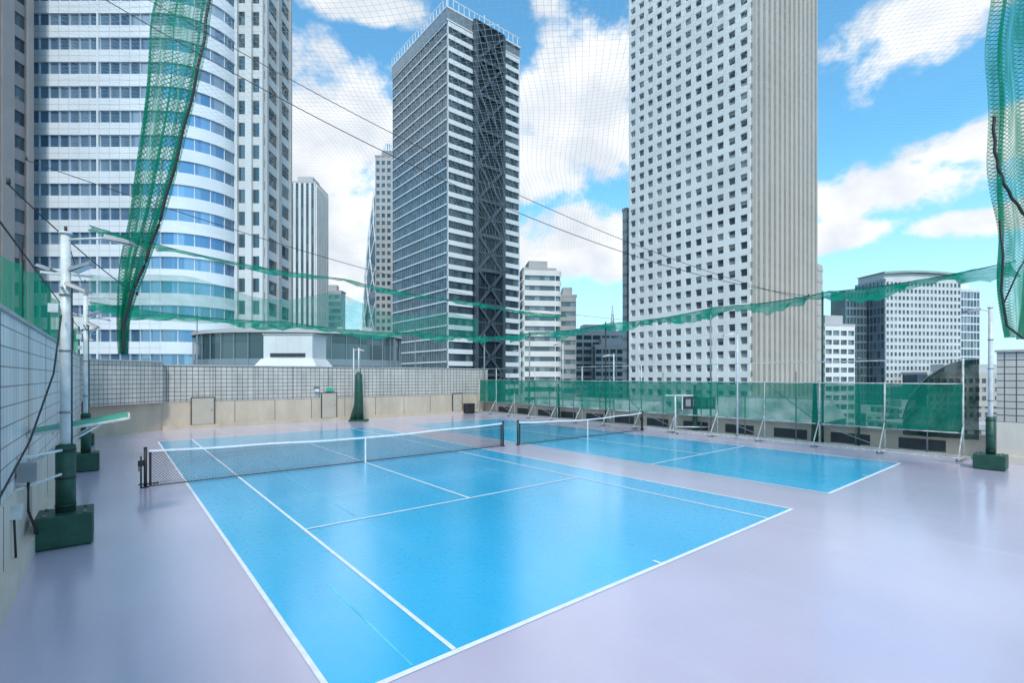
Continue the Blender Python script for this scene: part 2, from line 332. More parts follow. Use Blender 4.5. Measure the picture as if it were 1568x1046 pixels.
# ---------------------------------------------------------------- lamp posts
def lamp_post(x,y,z1,dirx=1,diry=0,r=.05,arm=.7,pad=0,block=0,two=False,h=.85):
    e=empty('floodlight_post',loc=(x,y,0),rot=A if block else 0)
    b=MB(); b.tube([(0,0,0),(0,0,z1*.6),(0,0,z1)],[r,r*.95,r*.85],0,12)
    b.tube([(0,0,z1),(0,0,z1+.04)],r*1.15,0,12)
    if block==0: b.box(-.14,.14,-.14,.14,0,.03,1)
    else:
        for zz in (z1*.42,z1*.62,z1*.8): b.tube([(0,0,zz),(0,0,zz+.035)],r*1.12,1,12)
        b.tube([(r*1.05,-.02,block),(r*1.05,-.02,z1*.85)],.012,2,6)
    b.build('mast',[M_white,M_grey,M_black],e)
    def head(zz,L,sx,s=1.0,tilt=.08):
        b=MB(); b.tube([(0,0,zz),(sx*L,0,zz+.05)],.022,0)
        x0=sx*L; w=sx*.45*s
        b.add([(x0,-.15*s,zz),(x0+w,-.12*s,zz-tilt),(x0+w,.12*s,zz-tilt),(x0,.15*s,zz),(x0,-.11*s,zz+.10*s),(x0+w*.9,-.08*s,zz+.08*s-tilt),(x0+w*.9,.08*s,zz+.08*s-tilt),(x0,.11*s,zz+.10*s)],
              [(0,3,2,1),(4,5,6,7),(0,1,5,4),(1,2,6,5),(2,3,7,6),(3,0,4,7)],1)
        b.add([(x0+sx*.03,-.12*s,zz-.012),(x0+w*.93,-.10*s,zz-tilt-.01),(x0+w*.93,.10*s,zz-tilt-.01),(x0+sx*.03,.12*s,zz-.012)],[(0,1,2,3)],2)
        b.build('lamp_head',[M_white,M_grey,M_lamp],e,rot=(math.atan2(diry,abs(dirx)) - (A if block else 0)))
    head(z1-.1,arm,1 if dirx>0 else -1)
    if two:
        head(z1-.72,.12,1,.8,-.14); head(z1-.72,.22,-1,.6,-.10); head(z1-.98,.05,1,.8,.14)
        b=MB(); b.bar((-.35,0,z1-.76),(.4,0,z1-.76),.035,.035); b.bar((-.05,-.3,z1-1.02),(-.05,.3,z1-1.02),.035,.035)
        b.box(-.24,-.1,-.12,.06,z1-1.5,z1-1.34); b.build('bracket',[M_white],e)
    if pad:
        b=MB(); b.tube([(0,0,block*.8),(0,0,pad)],r*1.75,0,14); b.tube([(0,0,pad),(0,0,pad+.03)],[r*1.75,r*1.1],0,14)
        for k in range(3): zz=block+.1+(pad-block-.2)*k/2; b.tube([(0,0,zz),(0,0,zz+.04)],r*1.85,1,14)
        b.build('padding',[M_dkgreen,M_black],e)
    if block:
        b=MB(); w=.4*h/.85; b.box(-w,w,-w,w,.03,block,0); b.box(-w*.93,w*.93,-w*.93,w*.93,0,.03,0); b.build('ballast_block',[M_dkgreen],e,bevel=.03)
        b=MB()
        for sx in (-1,1):
            for sy in (-1,1): b.tube([(sx*w*.7,sy*w*.7,block),(sx*w*.7,sy*w*.7,block+.03)],.03,0)
        b.build('bolts',[M_grey],e)
    return e
lamp_post(-8.45,9.2,5.85,1,.1,.085,.75,1.85,.6,True)
lamp_post(-14.3,16.3,5.9,1,.1,.075,.7,1.9,.6,True,.75)
lamp_post(-19.6,22.3,5.9,1,.1,.07,.6,2.0,.5,True,.7)
lamp_post(16.35,16.6,5.5,-1,0,.07,.45,1.75,.5,False,.85)
lamp_post(-11.6,35.6,5.2,1,0,.05,.35)
for x,y,z in ((11.6,25.0,5.4),(3.9,37.2,5.7),(.7,40.5,5.4),(6.6,31.5,4.6)): lamp_post(x,y,z,-1,0,.045,.3)
e=empty('padded_net_post',loc=(-10.85,34.4,0)); b=MB(); b.tube([(0,0,.02),(0,0,3.3),(0,0,3.45)],[.34,.24,.1],0,14); b.tube([(-.4,.1,0),(-.25,.1,1.2)],[.3,.1],0,10); b.box(-.6,.6,-.4,.4,0,.12,0)
b.tube([(0,0,3.4),(0,0,5.2)],.05,1)
b.build('padding',[M_dkgreen,M_white],e)
e=empty('wall_bracket_platform',rot=A)
b=MB()
xa,xb,ya,yb,za,zb=WL+.06,.22,12.75,13.25,2.06,2.30
def zz_(x): return za+(zb-za)*(x-xa)/(xb-xa)
b.add([(xa,ya,za),(xb,ya,zb),(xb,yb,zb+.06),(xa,yb,za+.06),(xa,ya,za+.035),(xb,ya,zb+.035),(xb,yb,zb+.095),(xa,yb,za+.095)],[(0,3,2,1),(4,5,6,7),(0,1,5,4),(1,2,6,5),(2,3,7,6),(3,0,4,7)],0)
b.bar((xa,ya-.03,za),(xb+.03,ya-.03,zb),.035,.05,1); b.bar((xa,yb+.03,za+.06),(xb+.03,yb+.03,zb+.06),.035,.05,1); b.bar((xb+.03,ya-.03,zb),(xb+.03,yb+.03,zb+.06),.035,.05,1)
for x in (-.9,-.4,.0): b.bar((x,ya,zz_(x)-.05),(x,yb,zz_(x)+.01),.03,.04,1)
b.bar((WL+.03,ya,1.5),(-.2,ya,zz_(-.2)-.04),.035,.035,1); b.bar((WL+.03,yb,1.5),(-.2,yb,zz_(-.2)),.035,.035,1)
b.bar((WL+.04,ya-.1,1.45),(WL+.04,yb+.1,1.45),.05,.05,1); b.bar((WL+.04,ya-.1,2.06),(WL+.04,yb+.1,2.06),.05,.05,1)
b.build('platform',[M_green,M_white],e)
e=empty('electrical_box',rot=A); b=MB(); b.box(WL+.03,WL+.24,11.3,11.55,1.4,1.7,0); b.box(WL+.03,WL+.15,10.6,10.85,.95,1.15,1); b.tube([(WL+.15,11.4,1.4),(WL+.15,11.4,.9),(WL+.2,11.8,.5),(WL+.2,12.1,.34)],.02,2)
b.bar((WL,11.5,1.78),(-.75,12.3,1.78),.04,.04,1); b.bar((WL,11.2,1.3),(-.75,12.2,1.35),.035,.035,1)
b.tube([(WL+.06,10.7,1.0),(WL+.08,10.7,.34)],.015,2)
b.build('box_body',[M_grey,M_white,M_black],e)

# ---------------------------------------------------------------- tennis nets
def tennis_net(x0,x1,Y,crank=-1):
    e=empty('tennis_net',rot=A)
    def zt(u): return 1.06-.13*(1-abs(2*u-1))-.02*math.sin(u*6.283*2)**2
    b=MB(); b.grid(lambda u,v:(x0+(x1-x0)*u,Y+.015*math.sin(u*30)*(1-v),.03+(zt(u)-.05)*v),60,4,0,lambda u,v:((x1-x0)*u*.5,v*.5)); b.build('mesh',[NET_t],e)
    b=MB()
    b.grid(lambda u,v:(x0+(x1-x0)*u,Y-.012,zt(u)-.055+.055*v),60,1,0); b.grid(lambda u,v:(x0+(x1-x0)*u,Y+.012,zt(u)-.055+.055*v),60,1,0)
    b.grid(lambda u,v:(x0+(x1-x0)*u,Y-.012+.024*v,zt(u)),60,1,0)
    cx=(x0+x1)/2; b.box(cx-.025,cx+.025,Y-.02,Y+.02,.0,zt(.5)+.01,0)
    b.build('headband',[M_line],e)
    b=MB(); b.tube([(x0+(x1-x0)*i/20,Y,.03) for i in range(21)],.016,0,6)
    for x in (x0+.03,x1-.03): b.box(x-.03,x+.03,Y-.015,Y+.015,.02,1.0,0)
    b.build('hem',[M_black],e)
    b=MB()
    for x,s in ((x0-.08,-1),(x1+.08,1)):
        b.tube([(x,Y,0),(x,Y,1.12)],.04,0,12); b.tube([(x,Y,1.12),(x,Y,1.15)],[.05,.035],0,12); b.tube([(x,Y,0),(x,Y,.03)],.09,0,12)
        if s==crank:
            b.box(x-.17,x-.04,Y-.05,Y+.05,.62,.78,0); b.tube([(x-.15,Y-.05,.7),(x-.15,Y-.16,.7),(x-.15,Y-.16,.5)],.014,0); b.tube([(x-.1,Y,0),(x-.1,Y,.9)],.022,0)
            b.bar((x-.16,Y,.1),(x+.3,Y,.1),.04,.04,0)
    b.build('posts',[M_black],e)
tennis_net(.78,13.55,17.25,-1)
tennis_net(14.45,23.8,17.1,1)

e=empty('portable_scoreboard',loc=(10.25,27.0,0),rot=math.radians(-4))
b=MB()
for x in (-1.15,1.15):
    b.tube([(x,0,.1),(x,0,2.1)],.045,0); b.bar((x,-.5,.1),(x,.5,.1),.06,.06,0); b.bar((x,.45,.12),(x,0,1.2),.04,.04,0)
    for y in (-.45,.45): b.tube([(x-.03,y,.06),(x+.03,y,.06)],.06,1)
b.tube([(-1.7,-.02,2.1),(1.2,-.02,2.1)],.04,0); b.tube([(-1.15,0,.35),(1.15,0,.35)],.035,0)
b.box(-.75,1.0,-.04,.04,1.35,2.02,1); b.box(-.8,-.75,-.05,.05,1.3,2.05,0); b.box(1.0,1.05,-.05,.05,1.3,2.05,0)
for i in range(4): b.box(-.6+i*.4,-.32+i*.4,-.05,-.04,1.5,1.9,2)
b.build('frame_and_board',[M_white,M_black,M_grey],e)

# ---------------------------------------------------------------- perimeter and hanging nets
def ribbon(name,pts,zs,hh,mat_,mrope=M_dkgreen,sag=.022):
    e=empty(name,rot=A); P=[]
    for i in range(len(pts)-1):
        L=math.dist(pts[i],pts[i+1]); n=24
        for k in range(n+(i==len(pts)-2)):
            t=k/n; P.append((pts[i][0]+(pts[i+1][0]-pts[i][0])*t,pts[i][1]+(pts[i+1][1]-pts[i][1])*t,
                 zs[i]+(zs[i+1]-zs[i])*t-4*t*(1-t)*L*sag, L/n))
    n=len(P)-1; D=[0]
    for i in range(n): D.append(D[-1]+P[i][3])
    b=MB()
    def Q(u,v):
        i=min(int(round(u*n)),n); p=P[i]; w=hh*(.8+.35*math.sin(i*.37)+.15*math.sin(i*1.9))
        return (p[0]+.12*math.sin(i*1.3+v*4),p[1]+.12*math.cos(i*1.7+v*3),p[2]-v*w-.04*math.sin(v*9+i))
    b.grid(Q,n,6,0,lambda u,v:(D[min(int(round(u*n)),n)],v*1.5)); b.build('net',[mat_],e)
    b=MB(); b.tube([p[:3] for p in P],.022,0,6); b.build('rope',[mrope],e)
    return e
ribbon('perimeter_net_swag',[(-1,34),(9,35.4),(19,35.4),(25.1,35),(25.1,28),(25.1,20.5),(25.1,13.3),(25.1,8),(25,2)],
       [7.1,6.9,6.75,6.75,6.6,6.65,6.9,7.0,7.3],.5,NET_b)
up=ribbon('perimeter_net_swag',[(-1,34.6),(2,35.2),(13,35.2),(25,35),(25.1,24.5)],[11.3,10.9,10.3,9.7,7.6],.32,NET_b)
b=MB()
def Sh(u,v):
    x=-1+26*u; zt=11.2-1.5*u-.55*abs(math.sin(u*3.14*2)); zb=6.75-.35*math.sin(u*3.14*3)**2
    zt=zb+(zt-zb)*(.45+.25*math.sin(u*9)**2)
    return (x,35.25+.25*math.sin(u*31)*(1-v)+.1*math.sin(u*70+v*5),zb+(zt-zb)*v)
b.grid(Sh,120,8,0,lambda u,v:(u*26,v*4)); b.build('sheer_net',[NET_s],up)
e=empty('wall_top_net',rot=A); b=MB()
b.grid(lambda u,v:(WL-.1+.05*math.sin(u*80),-2+35*u,4.14+v*(1.25+.25*math.sin(u*14)-.1*abs(math.sin(u*44)))),140,5,0,lambda u,v:(u*35,v*1.4)); b.build('net',[NET_g],e)
b=MB()
for y in range(-2,34,5): b.tube([(WL-.1,y,4.1),(WL-.1,y,5.7)],.03,0)
b.tube([(WL-.1,-2,5.5),(WL-.1,33,5.6)],.015,1); b.build('stanchions',[M_black,M_cable],e)
def hang(name,L,R,y0,pleats,amp,rope):
    e=empty(name)
    def lerp(T,t):
        f=t*(len(T)-1); i=min(int(f),len(T)-2); a=f-i; p0=T[max(i-1,0)];p1=T[i];p2=T[i+1];p3=T[min(i+2,len(T)-1)]
        return tuple(.5*(2*p1[k]+(p2[k]-p0[k])*a+(2*p0[k]-5*p1[k]+4*p2[k]-p3[k])*a*a+(3*p1[k]-p0[k]-3*p2[k]+p3[k])*a**3) for k in (0,1))
    def Q(u,v):
        a=lerp(L,v); c=lerp(R,v); uu=u+.045*math.sin(u*pleats*2+v*5)*(4*u*(1-u))+.02*math.sin(v*23)*(1-u)
        return (a[0]+(c[0]-a[0])*uu, y0+amp*math.sin(u*pleats*6.283+v*4+.8*math.sin(v*11))*(.6+.4*math.sin(u*17)), a[1]+(c[1]-a[1])*u)
    b=MB(); b.grid(Q,90,80,0,lambda u,v:(u*2.6,v*11)); b.build('net',[NET_g],e)
    b=MB(); b.tube([(lerp(rope,i/60)[0]+.02*math.sin(i*.9),y0-amp*.8,lerp(rope,i/60)[1]) for i in range(61)],.038,0,8); b.build('rope',[M_black],e)
    return e
Lp=[(-10.0,16.2),(-10.35,14.0),(-10.55,12.5),(-10.7,10.3),(-10.95,8.0),(-11.2,6.5),(-11.3,5.0),(-11.25,3.8)]
Rp=[(-8.4,16.2),(-8.65,14.0),(-8.85,12.5),(-9.35,10.3),(-9.95,8.0),(-10.45,6.5),(-11.0,5.0),(-11.1,3.8)]
hang('tied_back_net',Lp,Rp,14,5,.16,Rp)
Lq=[(13.85,16.2),(13.88,14.0),(13.70,12.1),(13.80,10.2),(13.82,8.4),(14.0,6.9),(13.92,5.5),(14.2,4.3)]
Rq=[(16.1,16.2),(16.1,14.0),(16.1,12.1),(16.1,10.2),(16.1,8.4),(16.1,6.9),(16,5.2),(15.4,4.15)]
rope=[(13.75,10.6),(13.8,9.6),(14.0,8.8),(14.4,8.1),(15.0,7.4),(15.7,6.9)]
hang('tied_back_net',Lq,Rq,14,6,.16,rope)
e=empty('net_edge_rope'); b=MB(); b.tube([(13.85,13.8,7.6),(13.95,13.8,6.6),(13.9,13.8,5.6),(14.05,13.8,4.6),(14.5,13.8,4.25),(15.3,13.8,4.1)],.03,0); b.tube([(13.95,13.8,5.2),(14.4,13.8,6.2),(15.3,13.8,7.6)],.02,0); b.build('rope',[M_black],e)
e=empty('overhead_net',rot=A); b=MB()
b.grid(lambda u,v:(-1.2+26.5*u,2+33*v,12.2-1.0*math.sin(u*3.14)*math.sin(v*3.14)-.18*math.sin(u*25+2*v)*math.sin(v*20+u*3)),60,60,0,lambda u,v:(26.5*u*.7+.06*math.sin(v*40),33*v*.7+.06*math.sin(u*33))); b.build('net',[NET_c],e)
def cable(p,q,sag,r=.012,name='support_cable'):
    e=empty(name); n=30; p=Vector(p); q=Vector(q)
    b=MB(); b.tube([p.lerp(q,i/n)-Vector((0,0,4*sag*(i/n)*(1-i/n))) for i in range(n+1)],r,0,6)
    for q_ in (p,q): b.tube([q_,q_+Vector((0,0,.1))],r*2.5,0,6)
    b.build('wire',[M_cable],e)
cable((-12.4,12,13.9),(13.8,22.6,6.9),1.6); cable((-11.4,12,13.9),(13.8,22.9,6.8),1.1,.01)
cable((-14,14,9.4),(8.2,34.5,7.2),.9,.012)
cable((-19.6,22.3,7.5),(-8.45,9.2,5.9),.3,.01); cable((-8.5,8.2,6.4),(-10.8,14,5.5),.1,.012)
e=empty('loose_cable',rot=A); b=MB(); b.tube([(-.75,12.3,4.3),(-.8,11.5,3.2),(-.95,10,2.2),(-1.1,8.5,1.6),(WL+.1,7,1.25)],.014,0,6); b.build('wire',[M_cable],e)

# ---------------------------------------------------------------- towers
def tower(name,o,ang,w,dep,z1,sides,glass,roofmat,z0=-40,roof=True):
    e=empty(name,loc=(o[0],o[1],0),rot=ang)
    b=MB(); b.box(0,w,0,dep,z0,z1); b.build('glazing',[glass],e)
    mats=[]; b=MB()
    for sd,sp_ in sides.items():
        fh,bh,ps,pw,out,po,m=sp_[:7]; pm=sp_[7] if len(sp_)>7 else m
        for q in (m,pm):
            if q not in mats: mats.append(q)
        L=w if sd=='front' else dep
        def bx(s0,s1,za,zb,o_,mi):
            if sd=='front': b.box(s0,s1,-o_,.01,za,zb,mi)
            elif sd=='left': b.box(-o_,.01,s0,s1,za,zb,mi)
            else: b.box(w-.01,w+o_,s0,s1,za,zb,mi)
        mi=mats.index(m); pi=mats.index(pm)
        if bh>0:
            z=z1-bh
            while z>z0: bx(0,L,z,z+bh,out,mi); z-=fh
        if ps>0:
            n=max(1,round(L/ps))
            for i in range(n+1):
                c=i*L/n; bx(max(0,c-pw/2),min(L,c+pw/2),z0,z1+.05,po,pi)
        else:
            bx(0,.25,z0,z1+.05,out+.02,mi); bx(L-.25,L,z0,z1+.05,out+.02,mi)
    b.build('facade',mats,e)
    if roof:
        b=MB(); b.box(-.3,w+.3,-.3,dep+.3,z1+.06,z1+.9); b.box(w*.2,w*.8,dep*.2,dep*.75,z1+.9,z1+4,0); b.build('roof',[roofmat],e)
    return e
W1=mat('white_cladding',(.76,.79,.83),.25,.08,.15); W2=mat('hotel_precast',(.80,.79,.77),.6,.1,.1)
WP=mat('white_render',(.66,.67,.67),.6,.1,.3)
BG=mat('beige_precast',(.50,.45,.40),.6,.08,.1); BR=mat('brown_precast',(.30,.28,.28),.5,.1,.1); GY=mat('grey_precast',(.46,.46,.46),.6,.1,.1)
LG=mat('light_grey_precast',(.62,.63,.63),.6,.1,.1)
AL=mat('aluminium_band',(.78,.81,.84),.3,.06,.2,metal=.1); DKM=mat('dark_metal',(.07,.10,.13),.4,.15,.3,metal=.2)
STL=mat('steel_band',(.26,.31,.35),.3,.1,.2,metal=.4)
G_blue=glassmat('blue_glass',(.13,.25,.40),(.30,.44,.58),(1.62,1.62,3.9),.5,.05,1,.55)
G_dark=glassmat('dark_glass',(.02,.045,.06),(.10,.15,.18),(1.5,1.5,3.75),.65,.06,1)
G_core=glassmat('core_glass',(.012,.022,.03),(.03,.045,.055),(2,2,3.75),.7,.15,.6)
G_brac=glassmat('grey_reflective_glass',(.04,.075,.10),(.14,.20,.24),(1.5,1.5,3.75),.6,.06,1,.25)
G_hot=glassmat('hotel_glass',(.05,.065,.08),(.42,.42,.40),(2.775,2.775,3.1),.62,.15,.7)
G_gen=glassmat('office_glass',(.06,.10,.13),(.24,.30,.34),(1.8,1.8,3.6),.6,.1,.8)
G_teal=glassmat('teal_glass',(.03,.07,.085),(.08,.14,.16),(2,2,3.6),.6,.1,.8)

tower('hotel_tower',(54.1,110),A,37,33.3,178,{'front':(3.1,1.3,2.85,1.5,.35,1.1,BG),'left':(3.1,1.45,2.775,1.2,.5,.52,W2)},G_hot,GY)
e=empty('hotel_annex',loc=(33.2,140.6,0),rot=A); b=MB(); b.box(-.4,6,-.3,1.2,-40,51,0); b.box(-.5,6,-.4,1.3,51,52,1)
for i in range(28): b.box(-.42,.5,-.32,1.1,-36+i*3.1,-35+i*3.1,1)
b.build('volume',[GY,BR],e)
e=empty('hotel_annex',loc=(84.5,134,0),rot=A); b=MB(); b.box(-2,1.6,-.5,8,-40,34,0)
for i in range(23): b.box(-2.1,1.7,-.6,7,-36+i*3.1,-35+i*3.1,1)
b.build('volume',[BG,GY],e)

e=tower('braced_office_tower',(-20,150),A,29,37.5,113,{'front':(3.75,1.45,0,0,.35,.4,AL),'left':(3.75,.45,1.5,.10,.3,.2,AL,STL)},G_brac,GY,roof=False)
b=MB(); xa,xb=9.3,21.2
b.box(xa,xb,-1.6,.02,-40,117.5,0)
b.build('service_core',[G_core,],e)
b=MB()
for x in (xa,xb-.9): b.box(x-.05,x+.95,-2.3,-1.5,-40,116.5,0)
ph=11.25; z=105-ph*12
while z<114:
    b.bar((xa+1,-2.0,z),(xb-1,-2.0,min(z+ph,115)),.5,.75,0); b.bar((xb-1,-1.9,z),(xa+1,-1.9,min(z+ph,115)),.5,.75,0)
    b.box(xa+.95,xb-.95,-2.2,-1.55,z-.5,z+.5,0); b.box(xa+.95,xb-.95,-1.75,-1.55,z+ph/2-.2,z+ph/2+.2,0)
    b.box((xa+xb)/2-1.2,(xa+xb)/2+1.2,-2.25,-1.55,z+ph/2-.9,z+ph/2+.9,0)
    z+=ph
for x in (13.2,17.2): b.box(x,x+.25,-1.8,-1.6,-40,116,0)
b.build('cross_bracing',[DKM],e)
b=MB()
b.box(-.4,9.2,-.4,37.9,113.06,117,0); b.box(9.25,29.4,.1,37.9,113.06,117,0)
b.box(-.5,29.5,-.5,38,117,117.5,1) ; b.box(-.46,29.4,-.46,-.4,113.2,113.6,1)
b.box(4,26,5,32,117.5,122,2)
for i in range(20):
    y=i*2; b.box(-.3,-.1,y,y+.2,117.5,120.5,1)
for i in range(15):
    x=i*2; b.box(x,x+.2,-.3,-.1,117.5,120.5,1)
b.box(-.35,-.15,0,38,120.3,120.5,1); b.box(0,29,-.35,-.15,120.3,120.5,1)
b.tube([(20,8,122),(20,8,129)],.15,1); b.tube([(14,14,122),(14,14,127)],.12,1); b.bar((12,-.2,117.5),(20,-.2,121),.2,.2,1)
b.build('crown',[STL,AL,GY],e)

e=empty('curved_office_tower')
path=[(-77.6,78.0),(-56,78.0)]
for k in range(1,17): t=k/16*math.pi/2; path.append((-56+7.6*math.sin(t),78+7.6*(1-math.cos(t))))
def off(path,o):
    r=[]
    for i,p in enumerate(path):
        a=Vector(path[max(i-1,0)]);c=Vector(path[min(i+1,len(path)-1)]); d=(c-a).normalized(); r.append((p[0]+d.y*o,p[1]-d.x*o))
    return r
def wallband(mb,path,o,z0,z1,m=0):
    q=off(path,o)
    for i in range(len(path)-1):
        a,c=q[i],q[i+1]; pa,pc=path[i],path[i+1]
        mb.add([(a[0],a[1],z0),(c[0],c[1],z0),(c[0],c[1],z1),(a[0],a[1],z1)],[(0,1,2,3)],m,False)
        mb.add([(a[0],a[1],z1),(c[0],c[1],z1),(pc[0],pc[1],z1),(pa[0],pa[1],z1)],[(0,1,2,3)],m)
        mb.add([(pa[0],pa[1],z0),(pc[0],pc[1],z0),(c[0],c[1],z0),(a[0],a[1],z0)],[(0,1,2,3)],m)
b=MB(); wallband(b,path,.0,-40,130); b.box(-77.6,-50,86,110,-40,130,0); b.build('glazing',[G_blue],e)
b=MB(); z=-40
while z<128: wallband(b,path,.3,z,z+1.95); z+=3.9
b.build('spandrels',[W1],e)
b=MB(); x=-77.4
while x<-56: b.box(x,x+.08,77.86,78.05,-40,129); x+=1.62
for k in (3,6,9,12,15):
    t=k/16*math.pi/2; X=-56+7.65*math.sin(t);Y=78+7.6-7.65*math.cos(t); b.box(X-.05,X+.05,Y-.08,Y+.08,-40,129)
b.box(-66.4,-66.15,77.6,77.8,-40,129)
b.build('mullions',[W1],e)
b=MB(); x=-77.4
while x<-56: b.box(x+.03,x+.07,77.68,77.70,-40,129); x+=1.62
z=-40
while z<128: b.box(-77.5,-56,77.685,77.70,z+.95,z+.99); z+=3.9
b.build('panel_joints',[GY],e)
tower('ribbed_office_wing',(-48.4,85.2),math.radians(2),4.9,10.5,135,{'front':(3.9,1.5,2.4,1.1,.1,.7,LG),'right':(3.9,1.5,5.2,1.3,.1,.5,LG,GY)},G_dark,GY)
tower('grey_ribbed_tower',(-104.5,60),0,30,15,130,{'front':(3.7,1.6,3.6,1.5,.3,.9,BR),'right':(3.7,1.7,3.7,1.7,.2,.7,BR)},G_dark,BR)
tower('white_striped_tower',(-92.8,203),math.radians(2),10.6,14,84,{'front':(3.6,.0,2.1,1.0,.2,.6,W2),'right':(3.6,.0,2.1,1.0,.2,.6,W2)},G_dark,GY)
tower('blue_office_block',(-103,252),0,14.5,6,47,{'front':(3.6,1.5,0,0,.3,.3,GY)},G_gen,GY)
tower('slender_brown_tower',(-65.2,232),0,13,8,108,{'front':(3.6,1.7,2.4,1.0,.2,.4,GY,GY)},G_dark,BR)
e=empty('cocoon_tower',loc=(-66.5,262,0)); b=MB()
def rad(z): t=(z+40)/170; return 13.5*math.sin(math.pi*min(1,(.30+.70*t)))**.6+.3
b.grid(lambda u,v:(rad(-40+168*v)*math.cos(u*6.283),rad(-40+168*v)*math.sin(u*6.283),-40+168*v),32,40); b.build('shell',[G_gen],e)
b=MB()
for k in range(14):
    for s in (1,-1): b.tube([((rad(-40+168*i/40)+.1)*math.cos(k*.449+s*i*.09),(rad(-40+168*i/40)+.1)*math.sin(k*.449+s*i*.09),-40+168*i/40) for i in range(41)],.32,0,5)
b.build('lattice',[W1],e)
e=empty('round_podium_building',loc=(-32.0,74,0)); b=MB()
def ring(mb,r,z0,z1,m):
    n=72; mb.add([(r*math.cos(i*6.2832/n)*1.18,r*.9*math.sin(i*6.2832/n),z) for z in (z0,z1) for i in range(n)],[(i,(i+1)%n,n+(i+1)%n,n+i) for i in range(n)]+[tuple(range(n,2*n))],m,False)
ring(b,12.4,-40,9.2,0)
for k in range(12): ring(b,12.55,-39.4+k*4,-38.5+k*4,2)
ring(b,12.75,8.9,9.4,1); ring(b,7,9.4,10.1,1)
for i in range(44): t=i*6.2832/44; b.tube([(12.6*1.18*math.cos(t),12.6*.9*math.sin(t),-40),(12.6*1.18*math.cos(t),12.6*.9*math.sin(t),8.9)],.05,2,5)
for t in range(12): x=-11+t*1.9; b.box(x,x+.8+.3*(t%3),-2,-1,9.4,10.2+.3*(t%2),1)
b.build('drum',[G_teal,GY,STL],e)
e=empty('rooftop_penthouse',loc=(-24.3,52,0)); b=MB(); b.frustum(-3.3,3.3,0,5,4.3,5.1,.5,0); b.box(-2.65,2.65,.7,4.6,5.1,7.7,0); b.box(-2.75,2.75,.6,4.7,7.7,7.82,1); b.box(-3.5,3.5,-.2,5.5,-40,4.3,2)
for x in (-1.3,0,1.3): b.box(x-.01,x+.01,.69,.70,5.1,7.7,1)
b.box(-1.9,1.9,.62,.70,5.3,5.7,3); b.build('housing',[WP,GY,BG,M_dark],e)
e=tower('rounded_office_block',(4.2,172),math.radians(8),11.4,14,41,{'front':(3.6,1.9,0,0,.4,.4,W2),'left':(3.6,1.9,0,0,.4,.4,W2)},G_gen,GY)
b=MB()
n=12
for z in [41-1.9-3.6*k for k in range(22)]:
    b.add([(11.4+2.6*math.sin(i/n*1.571),2.6-2.6*math.cos(i/n*1.571)-.4,zz) for zz in (z,z+1.9) for i in range(n+1)],[(i,i+1,n+2+i,n+1+i) for i in range(n)],0)
b.add([(11.4+2.3*math.sin(i/n*1.571),2.6-2.6*math.cos(i/n*1.571),zz) for zz in (-40,41) for i in range(n+1)],[(i,i+1,n+2+i,n+1+i) for i in range(n)],1)
b.build('rounded_corner',[W2,G_gen],e)
tower('grey_office_block',(18,182),0,6,10,33,{'front':(3.6,1.8,0,0,.3,.3,GY)},G_gen,GY)
tower('teal_office_block',(29,228),math.radians(4),26,14,24,{'front':(3.4,1.4,4,.6,.3,.35,GY)},G_teal,GY)
tower('teal_office_block',(38,222),0,16,10,17,{'front':(3.4,1.4,3,.6,.3,.35,GY)},G_teal,GY)
e=empty('lattice_antenna_tower',loc=(60,290,0)); b=MB()
for k in range(4):
    a=k*math.pi/2+.78; b.tube([(3.5*math.cos(a),3.5*math.sin(a),20),(1.0*math.cos(a),1.0*math.sin(a),36),(.2*math.cos(a),.2*math.sin(a),46)],[.35,.25,.12],0,5)
    for z in range(22,40,4):
        r=3.5-2.5*(z-20)/16 if z<36 else .8; r2=max(.6,3.5-2.5*(z-16)/16); a2=a+math.pi/2
        b.bar((r*math.cos(a),r*math.sin(a),z),(r2*math.cos(a2),r2*math.sin(a2),z+4),.2,.2)
b.box(-2,2,-2,2,31,32.5,0); b.box(-8,8,-8,8,-40,20,0); b.build('lattice',[GY],e)
tower('white_apartment_block',(104,162),math.radians(12),12,10,20,{'front':(3.1,1.4,3,.5,.4,.42,W2),'left':(3.1,1.4,3,.5,.4,.42,W2)},G_gen,GY)
tower('grey_office_complex',(153.5,200),math.atan2(5,39),35.5,14.6,43.5,{'front':(2.9,1.3,1.9,.75,.3,.32,LG),'left':(3.6,.9,1.8,.3,.2,.3,STL)},G_gen,GY,roof=False)
e=empty('shallow_arched_roof',loc=(153.5,200,0),rot=math.atan2(5,39)); b=MB()
cz=lambda u: 45.9+1.3*math.sin(math.pi*(.1+.8*u))
b.grid(lambda u,v:(-1+37*u,-.8+15*v,cz(u)),20,2); b.grid(lambda u,v:(-1+37*u,-.8,cz(u)-.9*(1-v)),20,2); b.box(-.2,35.4,.3,13,43.55,46.2,1)
b.build('roof_shell',[mat('green_grey_roof',(.30,.40,.38),.5,.1,.2),LG],e)
tower('dark_glass_block',(142,207),math.atan2(5,39),10,8,40,{'front':(3.6,.9,1.8,.3,.2,.3,STL)},G_teal,GY,roof=False)
tower('glass_annex',(194,212),math.radians(10),12,12,41,{'front':(3.6,.6,1.8,.2,.2,.25,AL)},G_gen,AL)
tower('low_brick_block',(158,185),math.radians(8),50,10,4,{'front':(3.4,1.6,3,1,.3,.32,BG)},G_gen,GY)
